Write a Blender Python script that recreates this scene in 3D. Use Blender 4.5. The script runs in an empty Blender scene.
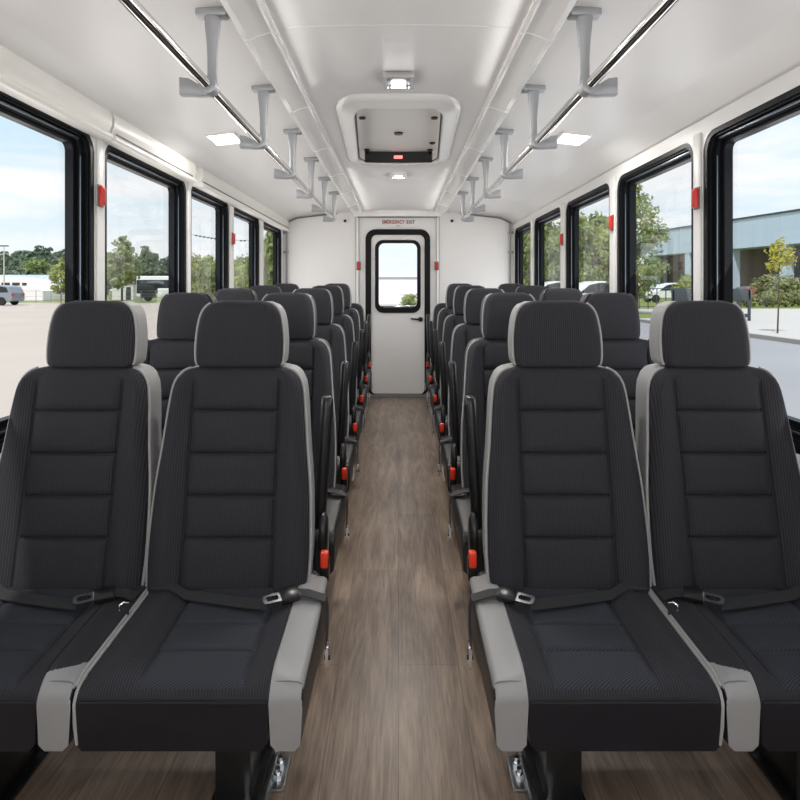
import bpy, bmesh, math, random
from mathutils import Vector, Matrix
from math import sin, cos, pi, sqrt, exp
C = bpy.context.scene
COL = C.collection
random.seed(7)

# ------------------------------------------------------------------ materials
MATS = {}
def srgb(r, g, b):
    f = lambda c: (c/255/12.92) if c/255 <= .04045 else ((c/255+.055)/1.055)**2.4
    return (f(r), f(g), f(b), 1)
def new_mat(name):
    m = bpy.data.materials.new(name); m.use_nodes = True
    nt = m.node_tree
    return m, nt, nt.nodes['Principled BSDF']
def N(nt, t, **kw):
    n = nt.nodes.new(t)
    for k, v in kw.items():
        if k in n.inputs: n.inputs[k].default_value = v
        else: setattr(n, k, v)
    return n
def coords(nt, scale=(1, 1, 1), rot=(0, 0, 0), kind='Object'):
    tc = N(nt, 'ShaderNodeTexCoord'); mp = N(nt, 'ShaderNodeMapping')
    mp.inputs['Scale'].default_value = scale; mp.inputs['Rotation'].default_value = rot
    nt.links.new(tc.outputs[kind], mp.inputs['Vector'])
    return mp.outputs['Vector']
def simple(name, col, rough=.5, metal=0, spec=.5, noise=0, nscale=30, bump=0, coat=0):
    m, nt, b = new_mat(name)
    b.inputs['Base Color'].default_value = col; b.inputs['Roughness'].default_value = rough
    b.inputs['Metallic'].default_value = metal; b.inputs['Specular IOR Level'].default_value = spec
    b.inputs['Coat Weight'].default_value = coat
    if noise or bump:
        v = coords(nt)
        n = N(nt, 'ShaderNodeTexNoise', Scale=nscale, Detail=4.0)
        nt.links.new(v, n.inputs['Vector'])
        if noise:
            mx = N(nt, 'ShaderNodeMixRGB', blend_type='MIX')
            mx.inputs[1].default_value = tuple(c*(1-noise) for c in col[:3])+(1,)
            mx.inputs[2].default_value = tuple(min(1, c*(1+noise)) for c in col[:3])+(1,)
            nt.links.new(n.outputs['Fac'], mx.inputs[0]); nt.links.new(mx.outputs[0], b.inputs['Base Color'])
        if bump:
            bp = N(nt, 'ShaderNodeBump', Strength=bump, Distance=.002)
            nt.links.new(n.outputs['Fac'], bp.inputs['Height']); nt.links.new(bp.outputs[0], b.inputs['Normal'])
    MATS[name] = m
    return m
def fabric(name, c0, c1, scale, rot, rough=.9, sheen=.04):
    m, nt, b = new_mat(name)
    v = coords(nt, rot=rot)
    w = N(nt, 'ShaderNodeTexWave', Scale=scale, Distortion=.25, Detail=2.0)
    w.bands_direction = 'X'; w.inputs['Detail Scale'].default_value = 3
    nt.links.new(v, w.inputs['Vector'])
    n = N(nt, 'ShaderNodeTexNoise', Scale=900.0, Detail=2.0)
    nt.links.new(coords(nt), n.inputs['Vector'])
    mu = N(nt, 'ShaderNodeMath', operation='MULTIPLY')
    nt.links.new(w.outputs['Fac'], mu.inputs[0]); nt.links.new(n.outputs['Fac'], mu.inputs[1])
    r = N(nt, 'ShaderNodeValToRGB')
    r.color_ramp.elements[0].color = c0; r.color_ramp.elements[1].color = c1
    r.color_ramp.elements[0].position = .05; r.color_ramp.elements[1].position = .6
    nt.links.new(mu.outputs[0], r.inputs[0]); nt.links.new(r.outputs[0], b.inputs['Base Color'])
    bp = N(nt, 'ShaderNodeBump', Strength=.18, Distance=.0008)
    nt.links.new(mu.outputs[0], bp.inputs['Height']); nt.links.new(bp.outputs[0], b.inputs['Normal'])
    b.inputs['Roughness'].default_value = rough; b.inputs['Specular IOR Level'].default_value = .25
    b.inputs['Sheen Weight'].default_value = sheen; b.inputs['Sheen Roughness'].default_value = .4
    MATS[name] = m
def emit(name, col, s):
    m, nt, b = new_mat(name)
    b.inputs['Base Color'].default_value = (.8, .8, .8, 1)
    b.inputs['Emission Color'].default_value = col; b.inputs['Emission Strength'].default_value = s
    MATS[name] = m
def glass(name, tint, gloss=1.0):
    m = bpy.data.materials.new(name); m.use_nodes = True; nt = m.node_tree
    nt.nodes.remove(nt.nodes['Principled BSDF']); out = nt.nodes['Material Output']
    t = N(nt, 'ShaderNodeBsdfTransparent', Color=tint); g = N(nt, 'ShaderNodeBsdfGlossy', Roughness=.02)
    lw = N(nt, 'ShaderNodeLayerWeight', Blend=.12)
    mu = N(nt, 'ShaderNodeMath', operation='MULTIPLY'); mu.inputs[1].default_value = .22*gloss
    mx = N(nt, 'ShaderNodeMixShader')
    nt.links.new(lw.outputs['Fresnel'], mu.inputs[0]); nt.links.new(mu.outputs[0], mx.inputs[0])
    nt.links.new(t.outputs[0], mx.inputs[1]); nt.links.new(g.outputs[0], mx.inputs[2]); nt.links.new(mx.outputs[0], out.inputs[0])
    MATS[name] = m
def leafmat(name, c0, c1):
    m, nt, b = new_mat(name)
    n = N(nt, 'ShaderNodeTexNoise', Scale=1.7, Detail=6.0, Roughness=.7); nt.links.new(coords(nt), n.inputs['Vector'])
    r = N(nt, 'ShaderNodeValToRGB'); r.color_ramp.elements[0].color = c0; r.color_ramp.elements[1].color = c1
    r.color_ramp.elements[0].position = .35; r.color_ramp.elements[1].position = .65
    nt.links.new(n.outputs['Fac'], r.inputs[0]); nt.links.new(r.outputs[0], b.inputs['Base Color'])
    b.inputs['Roughness'].default_value = .6; b.inputs['Specular IOR Level'].default_value = .25
    tr = N(nt, 'ShaderNodeBsdfTranslucent'); mx = N(nt, 'ShaderNodeMixShader', Fac=.3)
    nt.links.new(r.outputs[0], tr.inputs[0]); nt.links.new(b.outputs[0], mx.inputs[1]); nt.links.new(tr.outputs[0], mx.inputs[2])
    nt.links.new(mx.outputs[0], nt.nodes['Material Output'].inputs[0])
    MATS[name] = m

fabric('seat_fabric', (.0215, .0212, .0255, 1), (.047, .0465, .054, 1), 52, (0, 0, 0))
fabric('insert_fabric', (.021, .0235, .029, 1), (.054, .060, .074, 1), 70, (0, 0, math.radians(62)))
simple('black_vinyl', (.0042, .0050, .0095, 1), .42, bump=.15, nscale=500)
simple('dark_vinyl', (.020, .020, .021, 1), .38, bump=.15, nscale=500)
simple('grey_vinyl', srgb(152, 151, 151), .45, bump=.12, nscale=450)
simple('grey_piping', srgb(165, 164, 163), .5)
simple('thread', srgb(38, 38, 42), .8)
simple('black_plastic', (.010, .010, .011, 1), .28)
simple('belt_webbing', (.032, .032, .034, 1), .6, bump=.5, nscale=900)
simple('chrome', (.82, .82, .83, 1), .12, 1)
simple('polished_steel', (.80, .78, .76, 1), .10, 1)
simple('track_metal', (.55, .58, .60, 1), .3, 1)
simple('bracket_grey', srgb(172, 174, 178), .38, .35)
simple('red_button', (.85, .045, .012, 1), .35)
simple('red_box', (.62, .022, .015, 1), .3)
simple('white_panel', srgb(240, 238, 236), .42, noise=.02, nscale=3, coat=.35)
MATS['white_panel'].node_tree.nodes['Principled BSDF'].inputs['Coat Roughness'].default_value = .28
simple('white_gloss', srgb(245, 244, 242), .16, coat=.4)
simple('pillar_grey', srgb(226, 225, 223), .4)
simple('cornice_ivory', srgb(232, 230, 224), .4)
simple('seam_grey', srgb(120, 118, 115), .6)
simple('rubber', (.005, .005, .006, 1), .45, spec=.2)
simple('frame_black', (.004, .005, .007, 1), .4, spec=.16)
simple('frame_steel', (.13, .155, .18, 1), .3, .9)
simple('hatch_grey', srgb(238, 235, 231), .45)
simple('dark_strip', (.012, .012, .012, 1), .15)
simple('white_plate', srgb(235, 233, 228), .4)
emit('lamp_lens', (1, .97, .92, 1), 6)
emit('red_led', (1, .03, .02, 1), 1.6)
glass('window_glass', (.975, .982, .985, 1))
simple('text_red', srgb(176, 84, 70), .5)
simple('text_dark', srgb(110, 90, 86), .5)
# outdoors
simple('lot_concrete', srgb(184, 172, 162), .9, noise=.13, nscale=.22)
simple('road_asphalt', srgb(150, 150, 153), .9, noise=.10, nscale=.35)
simple('sidewalk', srgb(186, 183, 179), .9, noise=.04, nscale=.4)
simple('kerb', srgb(140, 138, 134), .9)
simple('grass', (.20, .24, .055, 1), .95, noise=.35, nscale=1.3)
simple('blue_cladding', srgb(184, 200, 220), .6, noise=.05, nscale=.5)
simple('brown_wall', srgb(92, 80, 74), .8, noise=.1, nscale=1)
simple('dark_glass', (.015, .02, .025, 1), .12)
simple('pale_wall', srgb(216, 216, 214), .8)
simple('blue_grey_wall', srgb(176, 190, 206), .8)
simple('white_wall', srgb(238, 230, 238), .8)
simple('dark_metal', srgb(62, 68, 72), .5)
simple('galvanised', srgb(150, 152, 154), .5, .3)
simple('pale_metal', srgb(205, 200, 185), .5)
simple('silver_paint', srgb(150, 156, 166), .3, .5)
simple('white_paint', srgb(235, 236, 238), .3)
simple('red_paint', srgb(160, 60, 55), .35)
simple('dark_paint', srgb(45, 50, 58), .3)
simple('tyre', (.015, .015, .015, 1), .8)
simple('bark', (.085, .062, .045, 1), .95, noise=.3, nscale=8)
simple('pale_bark', (.30, .24, .17, 1), .95, noise=.2, nscale=8)
leafmat('pine_leaf', (.075, .125, .095, 1), (.22, .29, .18, 1))
leafmat('mid_leaf', (.14, .20, .06, 1), (.40, .46, .17, 1))
leafmat('light_leaf', (.22, .28, .07, 1), (.50, .54, .18, 1))
leafmat('yellow_leaf', (.34, .33, .05, 1), (.62, .56, .12, 1))
leafmat('olive_leaf', (.16, .19, .075, 1), (.36, .38, .18, 1))
leafmat('orange_leaf', (.5, .26, .05, 1), (.75, .42, .10, 1))

# wood floor
m, nt, b = new_mat('wood_floor'); MATS['wood_floor'] = m
v = coords(nt, rot=(0, 0, pi/2), kind='Object')
br = N(nt, 'ShaderNodeTexBrick', Scale=1.0)
br.inputs['Brick Width'].default_value = 1.25; br.inputs['Row Height'].default_value = .185
br.inputs['Mortar Size'].default_value = .0012; br.inputs['Mortar Smooth'].default_value = .3
br.inputs['Color1'].default_value = (.0, 0, 0, 1); br.inputs['Color2'].default_value = (1, 1, 1, 1); br.inputs['Mortar'].default_value = (.5, .5, .5, 1)
nt.links.new(v, br.inputs['Vector'])
def grain(sx, sy, sc, det=6.0, dist=0.0):
    n = N(nt, 'ShaderNodeTexNoise', Scale=sc, Detail=det, Roughness=.62, Distortion=dist)
    nt.links.new(coords(nt, scale=(sx, sy, 1)), n.inputs['Vector']); return n.outputs['Fac']
g1 = grain(1, .055, 130); g2 = grain(1, .10, 14, 5.0, 1.6); g3 = grain(1, .4, 3.0)
rp = N(nt, 'ShaderNodeValToRGB')
e = rp.color_ramp.elements; e[0].position = .30; e[0].position = .33; e[0].color = (.060, .040, .028, 1); e[1].position = .66; e[1].color = (.41, .305, .225, 1)
x = e.new(.5); x.color = (.215, .153, .112, 1)
a1 = N(nt, 'ShaderNodeMath', operation='MULTIPLY'); a1.inputs[1].default_value = .32; nt.links.new(g1, a1.inputs[0])
a2 = N(nt, 'ShaderNodeMath', operation='MULTIPLY_ADD'); a2.inputs[1].default_value = .43; nt.links.new(g2, a2.inputs[0]); nt.links.new(a1.outputs[0], a2.inputs[2])
a3 = N(nt, 'ShaderNodeMath', operation='MULTIPLY_ADD'); a3.inputs[1].default_value = .25; nt.links.new(g3, a3.inputs[0]); nt.links.new(a2.outputs[0], a3.inputs[2])
a4 = N(nt, 'ShaderNodeMath', operation='MULTIPLY_ADD'); a4.inputs[1].default_value = .05; nt.links.new(br.outputs['Color'], a4.inputs[0]); nt.links.new(a3.outputs[0], a4.inputs[2])
nt.links.new(a4.outputs[0], rp.inputs[0])
mx = N(nt, 'ShaderNodeMixRGB', blend_type='MULTIPLY'); mx.inputs[2].default_value = (.45, .42, .4, 1)
nt.links.new(br.outputs['Fac'], mx.inputs[0]); nt.links.new(rp.outputs[0], mx.inputs[1]); nt.links.new(mx.outputs[0], b.inputs['Base Color'])
b.inputs['Roughness'].default_value = .34; b.inputs['Specular IOR Level'].default_value = .55
bp = N(nt, 'ShaderNodeBump', Strength=.12, Distance=.002); nt.links.new(a4.outputs[0], bp.inputs['Height']); nt.links.new(bp.outputs[0], b.inputs['Normal'])

# ------------------------------------------------------------------ mesh builder
class MB:
    def __init__(s): s.v = []; s.f = []; s.mi = []
    def add(s, verts, faces, mi=0):
        o = len(s.v); s.v += [tuple(p) for p in verts]
        s.f += [tuple(i+o for i in f) for f in faces]; s.mi += [mi]*len(faces); return s
    def addbm(s, bm, mi=0):
        bm.verts.index_update()
        s.add([v.co for v in bm.verts], [[v.index for v in f.verts] for f in bm.faces], mi); bm.free(); return s
    def box(s, x0, x1, y0, y1, z0, z1, bev=0, seg=2, mi=0, mat=None):
        bm = bmesh.new(); bmesh.ops.create_cube(bm, size=1)
        for v in bm.verts: v.co = Vector(((x0+x1)/2+v.co.x*(x1-x0), (y0+y1)/2+v.co.y*(y1-y0), (z0+z1)/2+v.co.z*(z1-z0)))
        if bev: bmesh.ops.bevel(bm, geom=bm.edges[:], offset=bev, segments=seg, profile=.5, affect='EDGES')
        if mat is not None: bm.transform(mat)
        return s.addbm(bm, mi)
    def loft(s, rings, cap=True, closed=True, mi=0):
        n = len(rings[0]); vs = [p for r in rings for p in r]; fs = []
        for i in range(len(rings)-1):
            for j in range(n if closed else n-1):
                k = (j+1) % n
                fs.append((i*n+j, i*n+k, (i+1)*n+k, (i+1)*n+j))
        if cap and closed:
            fs.append(tuple(range(n-1, -1, -1))); fs.append(tuple((len(rings)-1)*n+j for j in range(n)))
        return s.add(vs, fs, mi)
    def tube(s, pts, r, seg=10, cap=True, mi=0, flat=1.0):
        pts = [Vector(p) for p in pts]; rr = r if isinstance(r, (list, tuple)) else [r]*len(pts)
        rings = []; up = None
        for i, p in enumerate(pts):
            t = ((pts[min(i+1, len(pts)-1)]-p).normalized()+(p-pts[max(i-1, 0)]).normalized()).normalized()
            if up is None:
                up = Vector((0, 0, 1)) if abs(t.z) < .9 else Vector((1, 0, 0))
            s1 = t.cross(up).normalized(); up = s1.cross(t).normalized()
            rings.append([p+(s1*cos(2*pi*k/seg)+up*sin(2*pi*k/seg)*flat)*rr[i] for k in range(seg)])
        return s.loft(rings, cap, True, mi)
    def ribbon(s, pts, wid, thick, mi=0):       # pts: [(centre, width vector, normal)]
        rings = []
        for p, w, n in pts:
            p, w, n = Vector(p), Vector(w).normalized()*wid/2, Vector(n).normalized()*thick/2
            rings.append([p-w-n, p+w-n, p+w+n, p-w+n])
        return s.loft(rings, True, True, mi)
    def panel(s, loops, c0, c1, mp, mi=0):      # flat panel (outer loop, holes...) between c0 and c1, mp(a,b,c)->xyz
        bm = bmesh.new()
        for lp in loops:
            vs = [bm.verts.new((a, b_, 0)) for a, b_ in lp]
            for i in range(len(vs)): bm.edges.new((vs[i], vs[(i+1) % len(vs)]))
        bmesh.ops.triangle_fill(bm, use_beauty=True, use_dissolve=False, edges=bm.edges[:], normal=(0, 0, 1))
        bm.verts.index_update()
        vv = [v.co.copy() for v in bm.verts]; ff = [[v.index for v in f.verts] for f in bm.faces]; bm.free()
        s.add([mp(p.x, p.y, c0) for p in vv], ff, mi); s.add([mp(p.x, p.y, c1) for p in vv], [f[::-1] for f in ff], mi)
        for lp in loops:
            n = len(lp)
            s.add([mp(a, b_, c0) for a, b_ in lp]+[mp(a, b_, c1) for a, b_ in lp], [(i, (i+1) % n, n+(i+1) % n, n+i) for i in range(n)], mi)
        return s
    def sphere(s, c, r, seg=16, rings=10, sc=(1, 1, 1), mi=0):
        bm = bmesh.new(); bmesh.ops.create_uvsphere(bm, u_segments=seg, v_segments=rings, radius=r)
        for v in bm.verts: v.co = Vector((c[0]+v.co.x*sc[0], c[1]+v.co.y*sc[1], c[2]+v.co.z*sc[2]))
        return s.addbm(bm, mi)
    def cyl(s, p0, p1, r, seg=20, mi=0, bev=0):
        p0, p1 = Vector(p0), Vector(p1); d = (p1-p0)
        if bev:
            u = d.normalized()*bev
            return s.tube([p0, p0+u*.001, p0+u, p1-u, p1-u*.001, p1], [r-bev, r-bev*.7, r, r, r-bev*.7, r-bev], seg, True, mi)
        return s.tube([p0, p1], r, seg, True, mi)
    def build(s, name, mats, parent=None, smooth=35, hand=1, loc=None, mid=None):
        me = bpy.data.meshes.new(name)
        v = [(p[0]*hand, p[1], p[2]) for p in s.v]; f = s.f if hand > 0 else [q[::-1] for q in s.f]
        me.from_pydata(v, [], f)
        if isinstance(mats, str): mats = [mats]
        for k in mats: me.materials.append(MATS[k])
        for p, i in zip(me.polygons, s.mi): p.material_index = i
        bm = bmesh.new(); bm.from_mesh(me); bmesh.ops.remove_doubles(bm, verts=bm.verts, dist=1e-6)
        bmesh.ops.recalc_face_normals(bm, faces=bm.faces); bm.to_mesh(me); bm.free()
        if mid:
            for p in me.polygons: p.material_index = mid(p)
        if smooth:
            me.shade_smooth()
            try: me.set_sharp_from_angle(angle=math.radians(smooth))
            except Exception: pass
        o = bpy.data.objects.new(name, me); COL.objects.link(o)
        if parent: o.parent = parent
        if loc: o.location = loc
        return o
def tag(o, label, cat, group=None, kind=None):
    o['label'] = label; o['category'] = cat
    if group: o['group'] = group
    if kind: o['kind'] = kind
    return o
def thing(name, label, cat, loc=(0, 0, 0), rz=0, group=None):
    o = bpy.data.objects.new(name, None); COL.objects.link(o); o.location = loc; o.rotation_euler = (0, 0, rz)
    o.empty_display_size = .05
    return tag(o, label, cat, group)
def struct(o):
    o['kind'] = 'structure'; return o
def kids(o): return [c for c in bpy.data.objects if c.parent == o]
def copy_tree(o, parent=None):
    c = o.copy(); COL.objects.link(c)
    if parent: c.parent = parent
    for ch in kids(o): copy_tree(ch, c)
    return c
def rr(x0, x1, y0, y1, r, n=7):
    out = []
    for cx, cy, a0 in ((x1-r, y1-r, 0), (x0+r, y1-r, pi/2), (x0+r, y0+r, pi), (x1-r, y0+r, 1.5*pi)):
        for k in range(n+1):
            a = a0+pi/2*k/n; out.append((cx+r*cos(a), cy+r*sin(a)))
    return out
def lerp(tab, t):
    if t <= tab[0][0]: return tab[0][1]
    for (a, x), (b_, y) in zip(tab, tab[1:]):
        if t <= b_: return x+(y-x)*(t-a)/(b_-a)
    return tab[-1][1]
def smooth_interp(tab, t):
    if t <= tab[0][0]: return tab[0][1]
    for i in range(len(tab)-1):
        a, x = tab[i]; b_, y = tab[i+1]
        if t <= b_:
            sl = lambda k: 0 if k <= 0 or k >= len(tab)-1 else (tab[k+1][1]-tab[k-1][1])/(tab[k+1][0]-tab[k-1][0])
            h = b_-a; u = (t-a)/h; m0 = sl(i)*h; m1 = sl(i+1)*h
            return (2*u**3-3*u*u+1)*x+(u**3-2*u*u+u)*m0+(-2*u**3+3*u*u)*y+(u**3-u*u)*m1
    return tab[-1][1]

# ------------------------------------------------------------------ camera
EYE = 1.17; FPX = 604.0; HOR = 288.0; CX = 398.5
cam = bpy.data.cameras.new('camera'); co = bpy.data.objects.new('camera', cam); COL.objects.link(co)
co.location = (0, 0, EYE); co.rotation_euler = (pi/2, 0, 0)
cam.sensor_width = 36; cam.lens = FPX/800*36; cam.shift_y = -(400-HOR)/800; cam.shift_x = (400-CX)/800
cam.clip_start = .05; cam.clip_end = 1000
C.camera = co

# ------------------------------------------------------------------ bus shell
YR = 6.46; YF = -1.2; WX = 1.225
OPENS = {-1: [(-.42, .46), (.56, 1.45), (1.56, 2.435), (2.515, 3.495), (3.555, 4.37), (4.475, 5.325), (5.455, 6.33)],
         1: [(-.42, .46), (.56, 1.45), (1.56, 2.43), (2.505, 3.39), (3.495, 4.43), (4.55, 5.46), (5.575, 6.375)]}
ZT, ZB = 1.79, .66
def ceil_z(x):
    x = abs(x)
    if x <= 1.08: return 2.0-.072*(x/1.08)**2
    t = (x-1.08)/(WX-1.08); return 1.928-.048*t-.03*t*t
# floor
f = struct(MB().box(-1.3, 1.3, YF, YR, -.06, 0).build('floor', 'wood_floor', smooth=0))
# side walls with rounded window openings, window frames and panes
fw_top, fw_side, fw_bot = .058, .082, .085
wn = 0
for sd, nm in ((-1, 'left'), (1, 'right')):
    mp = lambda a, b_, c, sd=sd: (sd*c, a, b_)
    OPEN = OPENS[sd]; holes = [rr(y0, y1, ZB, ZT, .085) for y0, y1 in OPEN]
    w = MB().panel([[(YF, 0), (YR, 0), (YR, 1.93), (YF, 1.93)]]+holes, WX, 1.298, mp)
    struct(w.build('wall_'+nm, 'pillar_grey', smooth=30))
    for y0, y1 in OPEN:
        wn += 1
        root = bpy.data.objects.new('window_%d' % wn, None); COL.objects.link(root); root.location = (sd*1.29, (y0+y1)/2, ZB); struct(root)
        root.empty_display_size = .05
        def put(mb, name, mat, sm=30):
            o = mb.build(name, mat, root, smooth=sm); o.matrix_parent_inverse = Matrix.Translation((-sd*1.29, -(y0+y1)/2, -ZB)); return o
        R = lambda i, it, ib, r: rr(y0+i, y1-i, ZB+ib, ZT-it, r)
        a = MB().panel([R(-.003, -.003, -.003, .088), R(.026, .02, .026, .065)], WX+.002, 1.30, mp)
        put(a, 'outer_frame', 'frame_black')
        a = MB().panel([R(.022, .018, .022, .066), R(.034, .028, .036, .055)], 1.236, 1.30, mp)
        put(a, 'frame_lip', 'rubber')
        a = MB().panel([R(.030, .026, .03, .055), R(.060, .044, .062, .04)], 1.252, 1.30, mp)
        s_ = put(a, 'sash', 'frame_black')
        a = MB().panel([R(.057, .042, .060, .04), R(fw_side, fw_top, fw_bot, .028)], 1.268, 1.30, mp)
        put(a, 'glazing_bead', 'frame_black')
        a = MB()
        for yy in (y1-.058, y0+.058): a.box(min(sd*1.2495, sd*1.2535), max(sd*1.2495, sd*1.2535), yy-.0025, yy+.0025, ZB+.12, ZT-.10)
        for zz in (ZB+.055, ZB+.026, ZT-.037): a.box(min(sd*1.244, sd*1.254), max(sd*1.244, sd*1.254), y0+.08, y1-.08, zz-.004, zz+.004, .001)
        put(a, 'steel_channel', 'frame_steel')
        a = MB().panel([R(fw_side-.01, fw_top-.01, fw_bot-.01, .03)], 1.284, 1.288, mp)
        put(a, 'pane', 'window_glass', 0)
# ceiling (with the hatch well left open)
xs = sorted(set([-1.225+.0145*i for i in range(11)]+[1.225-.0145*i for i in range(11)]+[-1.0, -.85, -.7, -.55, -.42, -.27, -.14, 0, .14, .27, .42, .55, .7, .85, 1.0]))
ys = [YF, 0, 1.5, 2.66, 3.3, 3.98, 5.2, YR]
cb = MB()
for i in range(len(xs)-1):
    for j in range(len(ys)-1):
        if abs((xs[i]+xs[i+1])/2) < .27 and 2.66 <= (ys[j]+ys[j+1])/2 <= 3.98: continue
        q = [(xs[i], ys[j]), (xs[i+1], ys[j]), (xs[i+1], ys[j+1]), (xs[i], ys[j+1])]
        cb.add([(x, y, ceil_z(x)) for x, y in q], [(0, 1, 2, 3)])
ceil = cb.build('ceiling', 'white_panel', smooth=50)
md = ceil.modifiers.new('thick', 'SOLIDIFY'); md.thickness = .03; md.offset = 1
struct(ceil)
# check solidify direction: normals face down or up -> force upward thickness
if ceil.data.polygons[0].normal.z < 0: md.offset = -1
# rear wall with door opening
mpr = lambda a, b_, c: (a, c, b_)
door_hole = [(.30, 0.02), (.30, 1.74), (-.30, 1.74), (-.30, .02)]
wr = MB().panel([[(-1.3, 0), (1.3, 0), (1.3, 2.02), (-1.3, 2.02)], rr(-.30, .30, .012, 1.745, .05)], YR, YR+.06, mpr)
struct(wr.build('wall_rear', 'white_panel', smooth=30))
# front wall, wide windscreen opening behind the camera
wf = MB().panel([[(-1.3, 0), (1.3, 0), (1.3, 2.02), (-1.3, 2.02)], rr(-1.12, 1.12, .90, 1.85, .12)], YF-.06, YF, mpr)
struct(wf.build('wall_front', 'white_panel', smooth=30))
wn += 1
wsc = bpy.data.objects.new('window_%d' % wn, None); COL.objects.link(wsc); struct(wsc)
MB().panel([rr(-1.13, 1.13, .89, 1.86, .12)], YF-.035, YF-.03, mpr).build('pane', 'window_glass', wsc, smooth=0)
MB().panel([rr(-1.15, 1.15, .87, 1.88, .13), rr(-1.10, 1.10, .92, 1.83, .11)], YF-.05, YF+.01, mpr).build('outer_frame', 'rubber', wsc)

# door frame trim on the rear wall
tr = MB()
tr.box(-.47, .45, YR-.035, YR, 1.93, 2.005, .006)
tr.box(-.452, -.425, YR-.022, YR, 0, 1.935, .005); tr.box(.405, .432, YR-.022, YR, 0, 1.935, .005)
struct(tr.build('trim_1', 'white_gloss'))
sm = MB()
for x in (-.455, -.4235, .4035, .434): sm.box(x-.003, x+.003, YR-.008, YR, 0, 1.93)
sm.box(-.44, .42, YR-.038, YR, 1.921, 1.929)
struct(sm.build('trim_2', 'seam_grey', smooth=0))
# rear door
d = bpy.data.objects.new('door_1', None); COL.objects.link(d); d.location = (0, YR, 0); struct(d)
def dput(mb, name, mat, sm=30, par=None):
    o = mb.build(name, mat, par or d, smooth=sm); o.matrix_parent_inverse = Matrix.Translation((0, -YR, 0)); return o
leaf = MB().panel([rr(-.298, .295, .014, 1.742, .05), rr(-.215, .205, .965, 1.655, .06)], YR-.006, YR+.035, mpr)
leaf_o = dput(leaf, 'door_leaf', 'white_panel')
g = MB().panel([rr(-.352, .338, .03, 1.797, .105), rr(-.292, .278, -.02, 1.737, .06)][:1]+[rr(-.292, .278, .034, 1.737, .06)], YR-.020, YR, mpr)
dput(g, 'door_seal', 'rubber')
g = MB().panel([rr(-.250, .236, .905, 1.682, .085), rr(-.212, .199, .960, 1.650, .06)], YR-.022, YR+.036, mpr)
dput(g, 'window_seal', 'rubber')
dput(MB().panel([rr(-.217, .204, .955, 1.655, .06)], YR+.012, YR+.016, mpr), 'pane', 'window_glass', 0)
dput(MB().box(-.20, .19, YR-.012, YR+.01, .962, .985, .004), 'window_channel', 'chrome')
h = MB().cyl((.235, YR-.02, .835), (.235, YR-.006, .835), .026, 20, bev=.004)
h.tube([(.235, YR-.045, .835), (.20, YR-.047, .837), (.155, YR-.044, .842), (.13, YR-.04, .845)], [.011, .010, .009, .008], 10)
h.cyl((.235, YR-.05, .835), (.235, YR-.015, .835), .010, 12)
dput(h, 'door_handle', 'black_plastic')
dput(MB().box(-.30, .30, YR-.02, YR, .0, .045, .004), 'kick_strip', 'galvanised')
# lettering over the door
sg = thing('emergency_exit_lettering', 'EMERGENCY EXIT lettering on white header above the rear door', 'sign', (0, YR-.003, 1.85))
def text(body, x, z, size, mat, parent, name, wx=1):
    cu = bpy.data.curves.new(name, 'FONT'); cu.body = body; cu.size = size; cu.extrude = .001; cu.align_x = 'LEFT'; cu.space_character = 1.15; cu.offset = .0012
    o = bpy.data.objects.new(name, cu); COL.objects.link(o); dg = bpy.context.evaluated_depsgraph_get(); dg.update()
    me = bpy.data.meshes.new_from_object(o.evaluated_get(dg)); bpy.data.objects.remove(o)
    for v in me.vertices: v.co = Vector((v.co.x*wx, 0-v.co.z, v.co.y))
    w = max(v.co.x for v in me.vertices); me.materials.clear(); me.materials.append(MATS[mat])
    ob = bpy.data.objects.new(name, me); COL.objects.link(ob); ob.parent = parent; ob.location = (x, 0, z)
    return w
w1 = text('EMERGENCY', -.175, .008, .054, 'text_red', sg, 'lettering', .70)
text('EXIT', -.175+w1+.020, .008, .054, 'text_dark', sg, 'lettering', .70)
MB().box(-.022, .018, -.002, .001, -.018, -.013).build('underline', 'text_red', sg, smooth=0)

# light troughs along the ceiling
tn = 3
for sd in (-1, 1):
    prof = [(.385, .008), (.383, -.014), (.392, -.020), (.402, -.014), (.415, -.016), (.45, -.026), (.468, -.034), (.486, -.033), (.494, -.024), (.496, .010)]
    rings = [[(sd*x, y, ceil_z(x)+dz) for x, dz in prof] for y in (YF+.01, YR-.01)]
    struct(MB().loft(rings).build('trim_%d' % tn, 'white_gloss', smooth=25)); tn += 1
    cl = MB()
    y = .35
    while y < YR-.2:
        r0 = [[(sd*x, yy, ceil_z(x)+dz-.003) for x, dz in prof[1:-1]]+[(sd*x, yy, ceil_z(x)+dz+.004) for x, dz in prof[1:-1]][::-1] for yy in (y-.006, y+.006)]
        cl.loft(r0)
        y += .78
    struct(cl.build('trim_%d' % tn, 'white_gloss', smooth=25)); tn += 1
# ceiling panel seams
sm = MB()
for y in (1.905, 4.62):
    for k in range(10):
        xa, xb = -.36+.072*k, -.36+.072*(k+1)
        sm.add([(xa, y-.002, ceil_z(xa)-.0012), (xb, y-.002, ceil_z(xb)-.0012), (xb, y+.002, ceil_z(xb)-.0012), (xa, y+.002, ceil_z(xa)-.0012),
                (xa, y-.002, ceil_z(xa)+.004), (xb, y-.002, ceil_z(xb)+.004), (xb, y+.002, ceil_z(xb)+.004), (xa, y+.002, ceil_z(xa)+.004)],
               [(0, 1, 2, 3), (0, 1, 5, 4), (2, 3, 7, 6), (4, 5, 6, 7)])
struct(sm.build('trim_%d' % tn, 'pillar_grey', smooth=0)); tn += 1
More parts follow.
